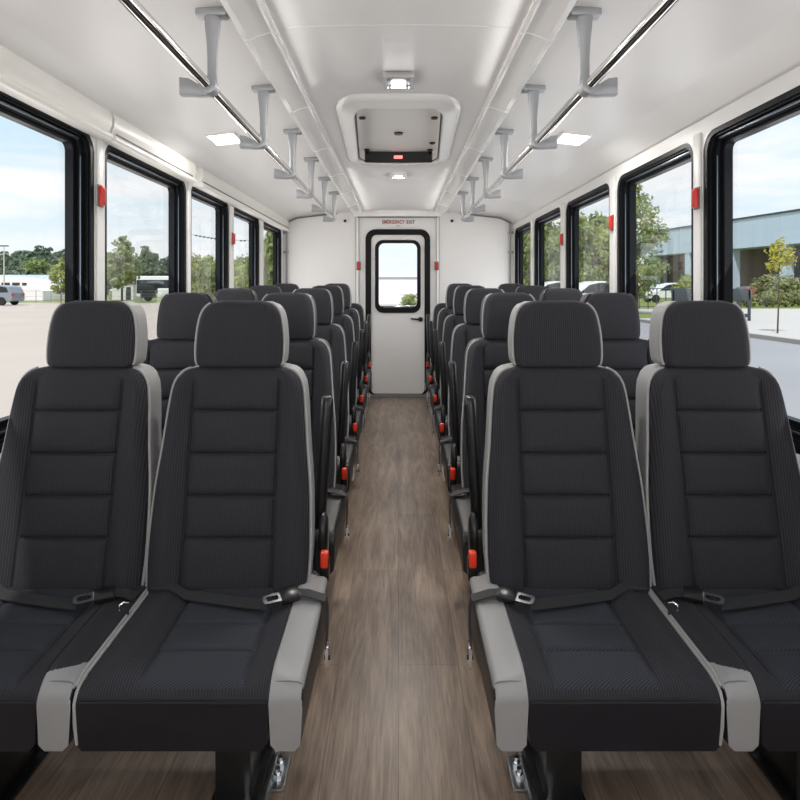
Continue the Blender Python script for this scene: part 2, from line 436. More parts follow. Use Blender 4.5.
# cornice housings on the left wall
prof = [(1.225, 1.905), (1.196, 1.902), (1.172, 1.888), (1.163, 1.862), (1.165, 1.83), (1.175, 1.806), (1.172, 1.800), (1.164, 1.798), (1.158, 1.790), (1.158, 1.780), (1.165, 1.772), (1.178, 1.770), (1.190, 1.774), (1.225, 1.776)]
for y0, y1 in ((YF+.01, 2.455), (2.475, 3.46), (3.60, YR-.08)):
    struct(MB().loft([[(-x, y, z) for x, z in prof] for y in (y0, y1)]).build('trim_%d' % tn, 'cornice_ivory', smooth=40)); tn += 1
ln = MB()
for y0, y1 in ((2.50, 3.42), (3.62, YR-.09)):
    ln.box(-1.180, -1.162, y0, y1, 1.800, 1.806)
struct(ln.build('trim_%d' % tn, 'seam_grey', smooth=0)); tn += 1
cl = MB()
for y in (3.466, 3.594, YR-.075):
    cl.loft([[(-x+.002, yy, z+(.002 if z > 1.85 else -.002)) for x, z in prof] for yy in (y-.006, y+.006)])
struct(cl.build('trim_%d' % tn, 'cornice_ivory', smooth=40)); tn += 1
# slim ridge on the right wall under the ceiling, grey pillar covers
rd = MB().box(1.212, 1.226, YF+.01, YR-.01, 1.866, 1.872, .002)
struct(rd.build('trim_%d' % tn, 'white_gloss')); tn += 1
pc = MB()
for sd in (-1, 1):
    for a, b_ in zip(OPENS[sd], OPENS[sd][1:]):
        y0, y1 = a[1]+.008, b_[0]-.008
        pc.box(min(sd*1.216, sd*1.226), max(sd*1.216, sd*1.226), y0, y1, .0, 1.80, .006)
struct(pc.build('trim_%d' % tn, 'pillar_grey', smooth=35)); tn += 1
# wiring clips and a pipe by the rear corners
for sd, nm in ((-1, 'left'), (1, 'right')):
    cd = MB().tube([(sd*1.19, YR-.03, .02), (sd*1.19, YR-.03, 1.86)], .011, 10)
    for z in (1.76, 1.55): cd.box(min(sd*1.174, sd*1.225), max(sd*1.174, sd*1.225), YR-.046, YR, z-.012, z+.012, .003)
    o = cd.build('conduit', 'galvanised'); tag(o, 'thin grey conduit pipe running up the %s corner of the rear wall' % nm, 'pipe', 'corner conduits')
    cable = MB().tube([(sd*x, YR-.012, ceil_z(x)-.012) for x in (1.2, 1.14, 1.08, .9, .75, .66)], .006, 8)
    tag(cable.build('cable', 'seam_grey'), 'thin grey cable along top of rear wall on the %s side' % nm, 'cable', 'ceiling cables')
    cm = thing('camera_dome', 'small round black camera on rear wall beside door top, %s of the door' % nm, 'camera', (sd*.57, YR, 1.886), 0, 'small cameras')
    MB().box(-.028, .028, -.010, 0, -.03, .04, .006).build('mount', 'white_gloss', cm)
    MB().sphere((0, -.016, 0), .017, 16, 10).build('lens', 'black_plastic', cm)

# ------------------------------------------------------------------ roof hatch
ht = thing('roof_hatch', 'grey roof hatch with white moulded surround and red indicator in ceiling', 'hatch', (0, 3.3, 2.0))
def trap(y0, y1, w0, w1, r, n=8, bow=0):
    pts = []
    L = rr(-.5, .5, 0, 1.2, r, n)
    for a, b_ in L:
        t = b_/1.2; w = w0+(w1-w0)*t
        by = bow*(1-(2*a)**2)*(1 if t > .5 else -1)*abs(2*t-1)
        pts.append((a*2*w, y0+(y1-y0)*t+by))
    return pts
lv = [(2.58, 4.03, .288, .328, 2.004, .18), (2.60, 4.02, .280, .322, 1.990, .18), (2.64, 3.98, .262, .31, 1.982, .17), (2.68, 3.95, .235, .285, 1.982, .16), (2.705, 3.925, .215, .268, 1.972, .15), (2.72, 3.91, .203, .258, 1.974, .14), (2.725, 3.905, .198, .254, 1.992, .14), (2.725, 3.905, .198, .254, 2.06, .14)]
rings = []
for y0, y1, w0, w1, z, r in lv: rings.append([(x, y-3.3, z-2.0) for x, y in trap(y0, y1, w0, w1, r, 8, .02)])
MB().loft(rings, cap=False).build('surround', 'white_gloss', ht, smooth=50)
MB().panel([[(x, y-3.3) for x, y in trap(2.69, 3.94, .225, .275, .14, 8, .02)]], .052, .066, lambda a, b_, c: (a, b_, c)).build('hatch_panel', 'hatch_grey', ht)
MB().tube([(x, y-3.3, -.010) for x, y in trap(2.728, 3.902, .196, .252, .138, 8, .02)]+[(x, y-3.3, -.010) for x, y in trap(2.728, 3.902, .196, .252, .138, 8, .02)[:1]], .0035, 6).build('hatch_seal', 'rubber', ht)
# dark display strip at the far side of the well
st = MB()
n = 16
pts = [(-.215+.43*k/n) for k in range(n+1)]
top = [[(x, .590+.016*(1-(x/.215)**2)-.002, zz) for x in pts] for zz in (-.02, .05)]
bot = [[(x, .604+.016*(1-(x/.215)**2), zz) for x in pts] for zz in (-.02, .05)]
st.loft([top[0], top[1], bot[1], bot[0], top[0]], cap=False, closed=False)
st.build('display_strip', 'dark_strip', ht, smooth=40)
MB().box(-.030, .026, .596, .606, .005, .026, .003).build('indicator_lamp', 'red_led', ht)
for x, y in ((-.187, 3.12), (.185, 3.12), (.205, 3.66), (-.2, 3.84), (.2, 3.84), (0, 3.43)):
    MB().cyl((x, y-3.3, .042), (x, y-3.3, .053), .018 if x else .026, 16, bev=.004).build('hatch_knob', 'black_plastic', ht)
MB().box(-.05, .04, 2.86-3.3, 2.90-3.3, .044, .053, .003).build('latch_plate', 'white_plate', ht)
# roof skin closing the well
struct(MB().box(-1.3, 1.3, YF-.06, YR+.06, 2.09, 2.11).build('roof', 'white_panel', smooth=0))

# ------------------------------------------------------------------ ceiling lamps
def dome_light(y, label):
    t = thing('dome_light', label, 'ceiling light', (0, y, 2.0), 0, 'small dome lights')
    MB().panel([rr(-.060, .060, -.075, .075, .012), rr(-.046, .046, -.058, .058, .008)], -.024, .006, lambda a, b_, c: (a, b_, c)).build('housing', 'chrome', t)
    MB().box(-.047, .047, -.059, .059, -.012, -.004, .004).build('reflector', 'bracket_grey', t)
    MB().box(-.028, .028, .006, .052, -.022, -.010, .005).build('lens', 'lamp_lens', t)
    return t
dome_light(2.38, 'small chrome-edged ceiling light in front of the roof hatch')
dome_light(4.38, 'small ceiling light between roof hatch and rear door')
def panel_light(sd, y, label):
    x = sd*.90; z = ceil_z(.9); t = thing('panel_light', label, 'ceiling light', (x, y, z), 0, 'flat panel lights')
    a = math.atan(.072*2*.9/1.08**2)*sd
    o1 = MB().panel([rr(-.075, .075, -.105, .105, .012), rr(-.066, .066, -.096, .096, .008)], -.012, .004, lambda a_, b_, c: (a_, b_, c)).build('rim', 'white_gloss', t)
    o2 = MB().box(-.067, .067, -.097, .097, -.010, 0, .002).build('diffuser', 'lamp_lens', t)
    o1.rotation_euler = o2.rotation_euler = (0, a, 0)
for sd, nm in ((-1, 'left'), (1, 'right')):
    panel_light(sd, 3.13, 'glowing flat square light in ceiling above the %s side windows' % nm)

# ------------------------------------------------------------------ grab rails
RX, RZ = .553, 1.758
for sd, nm in ((-1, 'left'), (1, 'right')):
    g = thing('grab_rail', 'polished steel grab rail on grey brackets under ceiling, %s of the aisle' % nm, 'grab rail', (sd*RX, 3.4, RZ), 0, 'ceiling grab rails')
    rl = MB().tube([(0, y-3.4, 0) for y in (.45, .5, 2, 4, 5.15, 5.2)], [.012, .0155, .0155, .0155, .0155, .012], 24)
    rl.build('rail', 'polished_steel', g)
    for i in range(7):
        y = 1.765+.667*(i-1)-3.4
        zc = ceil_z(RX)-RZ
        m_ = MB()
        # tapered stem
        rings = []
        for t, hw, hd in ((.0, .016, .013), (.03, .0135, .011), (.08, .0135, .011), (.13, .016, .013), (.17, .020, .016), (zc-.012, .022, .018)):
            rings.append([(sx*hw-.010*sd, y+sy*hd, t+.004) for sx, sy in ((-1, -.6), (-.6, -1), (.6, -1), (1, -.6), (1, .6), (.6, 1), (-.6, 1), (-1, .6))])
        m_.loft(rings)
        # clamp and outward paddle
        m_.tube([(0, y-.024, 0), (0, y-.022, 0), (0, y+.022, 0), (0, y+.024, 0)], [.018, .025, .025, .018], 20)
        rings = []
        for x, hz, hd, cz in ((.0, .018, .013, -.010), (.03, .0175, .012, -.012), (.044, .021, .012, -.007), (.058, .0245, .013, -.003), (.083, .0255, .013, -.001)):
            rings.append([(sd*x, y+sy*hd, cz+sz*hz) for sy, sz in ((-1, -.88), (-.8, -1), (.8, -1), (1, -.88), (1, .88), (.8, 1), (-.8, 1), (-1, .88))])
        m_.loft(rings)
        br = m_.build('bracket', 'bracket_grey', g, smooth=50)
        MB().box(-.046-.010*sd, .046-.010*sd, y-.022, y+.022, zc-.022, zc+.004, .006).build('flange', 'bracket_grey', br)

# ------------------------------------------------------------------ red boxes on the pillars
def red_box(x, y, z, axis, label):
    t = thing('red_marker_box', label, 'red marker', (x, y, z), 0, 'red marker boxes')
    if axis == 'x':
        s_ = -1 if x > 0 else 1
        MB().box(min(0, s_*.004), max(0, s_*.004), -.024, .024, -.045, .045, .0015).build('base_plate', 'seam_grey', t)
        MB().box(min(s_*.002, s_*.018), max(s_*.002, s_*.018), -.019, .019, -.040, .040, .005).build('cover', 'red_box', t)
        MB().box(min(s_*.012, s_*.021), max(s_*.012, s_*.021), -.008, .008, -.030, .030, .003).build('ridge', 'red_box', t)
    else:
        MB().box(-.022, .022, -.006, 0, -.046, .046, .002).build('base_plate', 'seam_grey', t)
        MB().box(-.015, .015, -.024, -.004, -.040, .040, .005).build('cover', 'red_box', t)
        MB().box(-.006, .006, -.028, -.02, -.030, .030, .003).build('ridge', 'red_box', t)
PILL = {k: [(a[1]+b_[0])/2 for a, b_ in zip(v, v[1:])] for k, v in OPENS.items()}
red_box(-1.216, PILL[-1][2]-.015, 1.545, 'x', 'red box on nearest left window pillar, beside the large near window')
red_box(-1.216, PILL[-1][4], 1.53, 'x', 'red box on the far left window pillar, smaller one further back')
red_box(1.216, PILL[1][2]-.01, 1.535, 'x', 'red box on nearest right window pillar, beside the large near window')
red_box(1.216, PILL[1][3]-.01, 1.54, 'x', 'red box on second right window pillar from the front')
red_box(1.216, PILL[1][4]-.01, 1.53, 'x', 'red box on third right window pillar from the front')
red_box(-.425, YR-.022, 1.405, 'y', 'red box on left post of the rear door frame')
red_box(.405, YR-.022, 1.405, 'y', 'red box on right post of the rear door frame')

# ------------------------------------------------------------------ seats
Y0 = 1.45   # seat origin under the cushion
def dense(lo, hi, step, special, d=(.0025, .005, .008)):
    s_ = set(); n = max(2, int(round((hi-lo)/step)))
    for i in range(n+1): s_.add(round(lo+(hi-lo)*i/n, 5))
    for c in special:
        s_ = {q for q in s_ if abs(q-c) > .010 or q in (round(lo, 5), round(hi, 5))}
        for k in (0,)+d:
            for sg in (-1, 1):
                if lo < c+sg*k < hi: s_.add(round(c+sg*k, 5))
    return sorted(s_)
SEAMS_Z = [.826, .712, .603, .497]
BW = [(.36, .212), (.45, .216), (.61, .211), (.73, .199), (.86, .187), (.90, .179), (.925, .163), (.938, .142), (.946, .108)]
HW = [(.944, .113), (.954, .121), (1.0, .1245), (1.05, .1215), (1.09, .114), (1.112, .103), (1.126, .086), (1.133, .064)]
def byf(z): return 1.60+(z-.39)*.2163
def back_bump(x, z):
    ax = abs(x)
    o = .020*exp(-((ax-.170)/.034)**2)
    if ax < .12:
        edges = [.36]+SEAMS_Z[::-1]+[.96]
        for a, b_ in zip(edges, edges[1:]):
            if a <= z <= b_:
                u = (z-a)/(b_-a); o += .010*(1-(2*u-1)**4)*(1-(ax/.12)**6)
        for s_ in SEAMS_Z: o -= .009*exp(-((z-s_)/.0045)**2)
    o -= .008*exp(-((ax-.121)/.0055)**2)*1.2*max(0, min(1, (.912-z)/.02))
    return o*max(0, min(1, (.944-z)/.02))
def pad(levels, wf, yf, bump, thick, specials, edge=.020, top=None, bot=None, grow=0, front_off=0, nb=5, xoff=0):
    rings = []
    z_hi, z_lo = levels[-1], levels[0]
    for z in levels:
        w = wf(z)+grow; y = yf(z)+front_off
        k = 0
        if z > z_hi-edge: t = (z-(z_hi-edge))/edge; k = edge*(1-sqrt(max(0, 1-t*t)))*.8
        if bot and z < z_lo+bot: t = ((z_lo+bot)-z)/bot; k = max(k, bot*(1-sqrt(max(0, 1-t*t)))*.8)
        us = [a/.2 for a in specials]     # lateral positions on a nominal half-width of .2
        pts = []
        for a in specials:
            x = a if abs(a) <= .13 or w < .17 else math.copysign(.13+(abs(a)-.13)*(w-.13)/(.2-.13), a)
            if w < .17: x = a*w/.2
            ed = max(0, abs(x)-(w-edge)); fall = edge-sqrt(max(0, edge*edge-ed*ed)) if ed > 0 else 0
            pts.append((x+xoff, y-bump(x, z)*(1 if ed == 0 else max(0, 1-ed/edge))+fall+k-Y0, z))
        for j in range(nb):                # back side
            t = (j+.0)/(nb-1); x = w*(1-2*t)
            pts.append((x*.985+xoff, y+thick-k*.5-Y0, z))
        rings.append(pts)
    return MB().loft(rings)
ax_sp = dense(-.2, .2, .011, [-.121, .121])
ax_sp = sorted(set(ax_sp+[-.1995, -.1985, -.197, -.195, -.1925, .1995, .1985, .197, .195, .1925]))
hx_sp = sorted(set([-.2+.4*i/28 for i in range(29)]+[-.199, -.197, -.194, -.19, .199, .197, .194, .19]))
zl_b = dense(.365, .946, .016, SEAMS_Z)
zl_b = sorted(set(zl_b+[.935, .939, .942, .9445, .9455]))
zl_h = sorted(set([.944+.189*i/18 for i in range(19)]+[.945, .947, .951, 1.121, 1.125, 1.128, 1.1305, 1.132]))
XO = .014
def side_path(wf, yf, lo, hi, grow, yo, n=26, xoff=0):
    L = []
    for i in range(n+1):
        z = lo+(hi-lo)*(1-(1-i/n)**1.7); L.append((z, wf(z)))
    p = [(-(w+grow)+xoff, yf(z)+yo-Y0, z) for z, w in L]
    p2 = [((w+grow)+xoff, yf(z)+yo-Y0, z) for z, w in L][::-1]
    return p, p2
def make_seat(hand, aisle):
    root = thing('bus_seat', 'seat', 'seat')
    def B(mb, name, mats, par=root, sm=40, mid=None, sh=0):
        if sh: mb.v = [(p[0]+sh, p[1], p[2]) for p in mb.v]
        return mb.build(name, mats, par, smooth=sm, hand=hand, mid=mid)
    bw = lambda z: smooth_interp(BW, z); hw = lambda z: smooth_interp(HW, z)
    # backrest
    B(pad(zl_b, bw, byf, back_bump, .055, ax_sp, .018, xoff=XO), 'backrest', 'seat_fabric', sm=60)
    shell_mid = lambda p: 1 if abs(p.normal.y) > .75 else 0
    sh_z = sorted(set([.345+.599*i/24 for i in range(25)]+[.93, .937, .942]))
    B(pad(sh_z, bw, byf, lambda x, z: 0, .085, hx_sp, .012, grow=.006, front_off=.026, xoff=XO), 'backrest_shell', ['grey_vinyl', 'black_vinyl'], sm=50, mid=shell_mid)
    pa, pb = side_path(bw, byf, .37, .940, .004, .022, xoff=XO)
    B(MB().tube(pa, .0042, 8), 'piping', 'grey_piping'); B(MB().tube(pb, .0042, 8), 'piping', 'grey_piping')
    # headrest
    HO = .012 if aisle else -.006
    hy = lambda z: 1.712+(z-.953)*.12
    hb = lambda x, z: .012*(1-(x/.136)**2)*sin(pi*min(1, max(0, (z-.94)/.21)))
    hr = B(pad(zl_h, hw, hy, hb, .045, hx_sp, .020, bot=.012, xoff=HO), 'headrest', 'seat_fabric', sm=60)
    B(pad([.946+.184*i/20 for i in range(21)], hw, hy, lambda x, z: 0, .075, hx_sp, .012, bot=.01, grow=.005, front_off=.024, xoff=HO), 'headrest_shell', ['grey_vinyl', 'black_vinyl'], hr, 50, shell_mid)
    pa, pb = side_path(hw, hy, .950, 1.126, .003, .020, xoff=HO)
    B(MB().tube(pa, .0036, 8), 'piping', 'grey_piping', hr); B(MB().tube(pb, .0036, 8), 'piping', 'grey_piping', hr)
    B(MB().cyl((-.06+XO, hy(.95)+.05-Y0, .90), (-.06+XO, hy(.95)+.05-Y0, 1.0), .007, 10).cyl((.06+XO, hy(.95)+.05-Y0, .90), (.06+XO, hy(.95)+.05-Y0, 1.0), .007, 10), 'headrest_post', 'chrome', hr)
    # cushion
    W = .2325 if aisle else .227; SX = -W+.069; SH = -.0165 if aisle else .006
    def topz(y): return .357+(y-1.225)*.038
    CS = [1.447, 1.348, 1.545]
    def cbump(a, y):
        ax = abs(a); o = .016*exp(-((ax-.162)/.03)**2)
        if ax < .108:
            ed = [1.232]+sorted(CS)+[1.70]
            for p, q in zip(ed, ed[1:]):
                if p <= y <= q: u = (y-p)/(q-p); o += .007*(1-(2*u-1)**4)*(1-(ax/.108)**6)
            for c in CS: o -= .004*exp(-((y-c)/.004)**2)
        o -= .006*exp(-((ax-.109)/.0055)**2)
        return o*max(0, min(1, (y-1.235)/.05))
    def cush(a0, a1, e0, e1, grow=0, fine=False):
        rings = []
        ylev = [(y, 0) for y in (sorted(set(dense(1.33, 1.665, .02, CS)+dense(1.262, 1.33, .0025, []))) if fine else dense(1.262, 1.665, .02, CS))[::-1]]
        R_ = .034
        for k in range(1, 9):
            th = pi/2*k/8; ylev.append((1.225+R_-R_*sin(th)+.003, R_*(1-cos(th))))
        sp = dense(a0, a1, .003 if fine else .011, [-.109, .109])
        sp = sorted(set(sp+[a0+q for q in (.0008, .003, .006, .010)]+[a1-q for q in (.0008, .003, .006, .010)]))
        for y, drop in ylev:
            pts = []
            for a in sp:
                fall = 0
                for dd, r in ((a-a0, e0), (a1-a, e1)):
                    if dd < r: fall += r-sqrt(max(0, r*r-(r-dd)**2))
                pts.append((a, y-Y0, topz(y)+cbump(a, y)+grow-drop-fall))
            zb = .228
            pts += [(a1-.004, y-Y0, zb+.012), (a1-.016, y-Y0, zb), (a0+.016, y-Y0, zb), (a0+.004, y-Y0, zb+.012)]
            rings.append(pts)
        m_ = MB().loft(rings)
        return m_
    def cmid(p):
        c = p.center
        if p.normal.z < .35: return 1
        return 2 if abs(c.x*hand-SH) < .107 and c.y > 1.236-Y0 and c.y < 1.70-Y0 else 0
    B(cush(SX, W, .006, .020), 'cushion', ['seat_fabric', 'black_vinyl', 'insert_fabric'], sm=50, mid=cmid, sh=SH)
    def tmid(p):
        if p.normal.x*hand < -.6 and p.center.z < .345: return 1
        if not aisle:
            t = (p.center.x*hand-SH+W)/.069
            if p.center.y+Y0 > 1.262+.055*(1-t)**1.5: return 2
        return 0
    if not aisle:
        fz = [(y, topz(y)+cbump(-W+.004, y)-.004) for y in (1.66, 1.55, 1.45, 1.35, 1.285)]
        B(MB().tube([(-W+.001, y-Y0, z) for y, z in fz]+[(-W+.001, 1.250-Y0, .345)], .0042, 8), 'piping', 'grey_piping', sh=SH)
    strip = B(cush(-W, SX, .014, .005, .001, not aisle), 'cushion_trim', ['grey_vinyl', 'black_vinyl', 'seat_fabric'], sm=50, mid=tmid, sh=SH)
    fz = [(y, topz(y)+cbump(.21, y)-.016) for y in (1.66, 1.55, 1.45, 1.35, 1.28)]
    B(MB().tube([(W, y-Y0, z+.010) for y, z in fz]+[(W, 1.240-Y0, .340), (W, 1.231-Y0, .322), (W-.002, 1.229-Y0, .28), (W-.006, 1.231-Y0, .24)], .0042, 8), 'piping', 'grey_piping', sh=SH)
    # stitched edge seam along the front and around the trim
    B(MB().tube([(x, 1.2275-Y0, .3265) for x in (SX+.006, -.05, .1, W-.01)], .0016, 6), 'seam', 'thread', sh=SH)
    B(MB().tube([(-W+.004, 1.2475-Y0, .3525), (-W+.012, 1.2475-Y0, .3568), ((-W+SX)/2, 1.2475-Y0, .3585), (SX-.004, 1.2475-Y0, .3572)], .0012, 6), 'seam', 'seam_grey', strip, sh=SH)
    # lap belt
    def bz(a, y):
        return topz(y)+cbump(a, y)
    pts = []
    for a, y, dz in ((W-.004, 1.600, .012), (.17, 1.580, .008), (.12, 1.553, .010), (.05, 1.527, .012), (-.02, 1.508, .012), (-.07, 1.497, .014), (-.10, 1.492, .018)):
        pts.append(((a, y-Y0, bz(a, y)+dz), (.28, 1, .12), (0, -.12, 1)))
    belt = B(MB().ribbon(pts, .042, .003), 'lap_belt', 'belt_webbing', sh=SH)
    M_ = Matrix.Translation((-.140, 1.508-Y0, bz(-.14, 1.51)+.022)) @ Matrix.Rotation(math.radians(-28), 4, 'Z') @ Matrix.Rotation(math.radians(20), 4, 'X')
    B(MB().box(-.042, .008, -.020, .020, -.008, .009, .006, mat=M_), 'buckle_body', 'black_plastic', belt, sh=SH)
    B(MB().panel([rr(-.006, .052, -.014, .014, .010), rr(.012, .043, -.007, .007, .006)], -.002, .004, lambda a, b_, c: tuple(M_ @ Vector((a, b_, c)))), 'latch_ring', 'chrome', belt, sh=SH)
    pts = []
    for a, y, z, w, n in ((-.165, 1.525, bz(-.165, 1.53)+.018, (.1, 1, 0), (0, 0, 1)), (-.195, 1.545, bz(-.195, 1.55)+.016, (0, 1, 0), (0, 0, 1)), (-W+.006, 1.55, bz(-W+.012, 1.55)+.008, (0, 1, 0), (-.3, 0, 1)), (-W-.008, 1.55, .375, (0, 1, 0), (-1, 0, .7)), (-W-.014, 1.545, .345, (0, 1, 0), (-1, 0, 0)), (-W-.014, 1.535, .30, (0, 1, 0), (-1, 0, 0)), (-W-.013, 1.53, .265, (0, 1, 0), (-1, 0, 0))):
        pts.append(((a, y-Y0, z), w, n))
    if aisle:
        B(MB().ribbon(pts, .036, .003), 'belt_tail', 'belt_webbing', belt, sh=SH)
        yl = 1.53-Y0; xl = -W-.015
        mpx = lambda a, b_, c: (xl-c, yl+a, .272+b_)
        B(MB().panel([rr(-.017, .017, -.062, .0, .009), rr(-.009, .009, -.030, -.010, .005)], -.004, .004, mpx), 'latch_plate', 'chrome', belt, sh=SH)
        B(MB().cyl((xl-.008, yl, .235), (xl+.008, yl, .235), .006, 12), 'latch_rivet', 'black_plastic', belt, sh=SH)
    else:
        B(MB().ribbon(pts[:3], .036, .003), 'belt_tail', 'belt_webbing', belt, sh=SH)
        B(MB().tube([(-W+.012, 1.47-Y0, .385), (-W+.012, 1.47-Y0, .398), (-W+.004, 1.475-Y0, .402), (-W-.004, 1.48-Y0, .398), (-W-.004, 1.48-Y0, .37)], .003, 8), 'latch_ring', 'chrome', belt, sh=SH)
    if aisle:
        # flip-up armrest, pivot cover, buckle with red button
        ar = MB()
        P0, P1 = Vector((-.208, 1.80-Y0, .455)), Vector((-.228, 1.835-Y0, .842))
        rings = []
        for t, k in ((0, .6), (.02, .9), (.06, 1), (.93, 1.05), (.97, 1.0), (.99, .85), (1, .6)):
            c = P0.lerp(P1, t); rings.append([(c.x+.0185*k*cos(q), c.y+.026*k*sin(q), c.z) for q in [2*pi*i/18 for i in range(18)]])
        B(ar.loft(rings), 'armrest', 'black_plastic', sm=50)
        pv = MB(); rings = []
        for xx, k in ((-.018, .7), (-.024, .97), (-.03, 1), (-.036, .95), (-.042, .75)):
            rings.append([(-.196+xx, 1.765-Y0+.040*k*cos(q), .44+.075*k*sin(q)) for q in [2*pi*i/24 for i in range(24)]])
        B(pv.loft(rings), 'pivot_cover', 'black_plastic', sm=50)
        bk = B(MB().box(-.250, -.222, 1.685-Y0, 1.722-Y0, .345, .412, .007).box(-.234, -.214, 1.70-Y0, 1.712-Y0, .27, .36, .004), 'buckle_holder', 'black_plastic')
        B(MB().box(-.248, -.226, 1.681-Y0, 1.708-Y0, .388, .432, .005), 'release_button', 'red_button', bk)
    # pedestal under the cushion
    px = -.10 if aisle else .02
    ped = MB().box(px-.012, px+.070, 1.36-Y0, 1.58-Y0, .0, .24, .006).box(px-.03, px+.08, 1.33-Y0, 1.62-Y0, 0, .014, .003)
    B(ped, 'pedestal', 'black_plastic')
    B(MB().box(-.20, .205, 1.30-Y0, 1.64-Y0, .205, .236, .006), 'seat_pan', 'black_plastic')
    return root
SEAT = {(h, a): make_seat(h, a) for h in (1, -1) for a in (True, False)}
ROWN = ['front', 'second', 'third', 'fourth', 'fifth', 'sixth and rearmost']
dark_cache = {}
def recol(c, k, m):
    key = (c.data.name, m)
    if key not in dark_cache:
        d_ = c.data.copy(); d_.materials[k] = MATS[m]; dark_cache[key] = d_
    c.data = dark_cache[key]
def swap(o, row, aisle):
    for c in kids(o):
        nmb = c.name.split('.')[0]
        if nmb == 'headrest' and row == 5:
            for q in kids(c): bpy.data.objects.remove(q)
            bpy.data.objects.remove(c); continue
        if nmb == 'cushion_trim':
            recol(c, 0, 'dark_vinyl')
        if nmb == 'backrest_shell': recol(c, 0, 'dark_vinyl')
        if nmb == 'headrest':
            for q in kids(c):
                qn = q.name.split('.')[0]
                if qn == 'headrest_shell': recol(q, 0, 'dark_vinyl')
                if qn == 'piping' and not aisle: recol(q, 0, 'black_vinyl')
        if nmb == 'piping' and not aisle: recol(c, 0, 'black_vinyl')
        if nmb == 'headrest':
            c.scale = (.93, 1, 1)
        if nmb == 'pedestal':
            h0 = .24; lift = .018*row
            c.scale = (1, 1, (h0+lift)/h0); c.location.z = -lift
PITCH = .72
for row in range(5, -1, -1):
    for (h, a), proto in SEAT.items():
        o = proto if row == 0 else copy_tree(proto)
        inner = .2225+.009*row; outer = 1.11 if row == 0 else 1.085; wseat = (outer-inner)/2
        xc = inner+wseat/2 if a else outer-wseat/2
        o.location = (h*xc, Y0+PITCH*row, .018*row)
        o.scale = (wseat/.444, 1, 1)
        sidew = 'left' if h < 0 else 'right'
        o['label'] = 'black bus seat, %s row, %s of aisle, %s place' % (ROWN[row], sidew, 'aisle-side' if a else 'window-side')
        o['group'] = 'passenger seats'
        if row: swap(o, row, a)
        if row in (2,) and a:
            w = MB().box(-.246, -.236, .03, .10, .20, .30, .002).build('belt_tag', 'white_plate', o, hand=h)
for h, nm in ((-1, 'left'), (1, 'right')):
    t = thing('floor_track', 'silver seat track on the floor under the %s seat rows' % nm, 'seat track', (h*.322, 1.3, 0), 0, 'seat tracks')
    MB().box(-.024, .024, .0, 5.05, 0, .010, .002).box(-.024, -.012, .0, 5.05, .008, .020, .002).box(.012, .024, .0, 5.05, .008, .020, .002).build('rail', 'track_metal', t)
    for k, yy in enumerate((.13, .165)):
        MB().cyl((-h*.036, yy, 0), (-h*.036, yy, .022), .010, 6).cyl((-h*.036, yy, .02), (-h*.036, yy, .034), .006, 10).build('bolt', 'chrome', t)
    MB().box(min(-h*.055, -h*.02), max(-h*.055, -h*.02), .10, .20, 0, .008, .002).build('bolt_plate', 'track_metal', t)

exec_outside = True
# ------------------------------------------------------------------ outside world
GZ = -.40
def at(px, d): return (px-CX)/FPX*d
def zat(py, d): return EYE+(HOR-py)/FPX*d
def flat(name, x0, x1, y0, y1, z, mat):
    return struct(MB().box(x0, x1, y0, y1, z-.2, z).build(name, mat, smooth=0))
flat('ground', -220, -1.6, -60, 64.5, GZ, 'lot_concrete')
flat('ground', -220, 320, 64.5, 320, GZ-.02, 'grass')
flat('road', -1.6, 11.15, -60, 64.5, GZ-.005, 'road_asphalt')
flat('pavement', 11.3, 140, -60, 43, GZ+.10, 'sidewalk')
flat('kerb', 11.15, 11.3, -60, 64.5, GZ+.12, 'kerb')
flat('lawn', 11.3, 140, 43, 64.5, GZ+.10, 'grass')
flat('ground', -4, 4, 24, 75, GZ+.003, 'sidewalk')
vg = MB().box(11.4, 14.2, 29.5, 36, GZ+.08, GZ+.13); struct(vg.build('lawn', 'grass', smooth=0))

def leaves_mb(blobs, n, size, rnd, elong=1.0):
    mb = MB(); vs = []; fs = []
    wts = [b[3]**2 for b in blobs]; tot = sum(wts)
    for bl, w in zip(blobs, wts):
        cx, cy, cz, r, sz = bl[0], bl[1], bl[2], bl[3], bl[4]
        for _ in range(max(3, int(n*w/tot))):
            d_ = Vector((rnd.gauss(0, 1), rnd.gauss(0, 1), rnd.gauss(0, 1))).normalized()
            rad = r*(rnd.random()**.45)
            p = Vector((cx+d_.x*rad, cy+d_.y*rad, cz+d_.z*rad*sz))
            nrm = (d_+Vector((rnd.gauss(0, .6), rnd.gauss(0, .6), rnd.gauss(0, .6)+.4))).normalized()
            u = nrm.orthogonal().normalized(); q = rnd.random()*6.28
            u = Matrix.Rotation(q, 3, nrm) @ u; v_ = nrm.cross(u)
            s1 = size*(.6+.8*rnd.random()); s2 = s1*.55*elong
            o = len(vs)
            vs += [p-u*s1*.5, p+v_*s2*.5, p+u*s1*.5, p-v_*s2*.5]; fs.append((o, o+1, o+2, o+3))
    mb.add(vs, fs); return mb
def trunk_mb(h, r, rnd, branches=6, spread=1.0, bstart=.35, lean=0):
    mb = MB()
    top = Vector((lean, 0, h))
    mb.tube([(0, 0, 0), (lean*.3, 0, h*.35), (lean*.7, .02*h, h*.7), top], [r, r*.8, r*.5, r*.15], 8)
    for i in range(branches):
        t = bstart+(1-bstart)*.85*i/max(1, branches-1); a = i*2.4+rnd.random()
        p = Vector((lean*t, 0, h*t)); L = spread*(1.1-t)*(.8+.4*rnd.random())
        mb.tube([p, p+Vector((cos(a)*L*.5, sin(a)*L*.5, L*.35)), p+Vector((cos(a)*L, sin(a)*L, L*.85))], [r*.4, r*.25, r*.08], 6)
    return mb
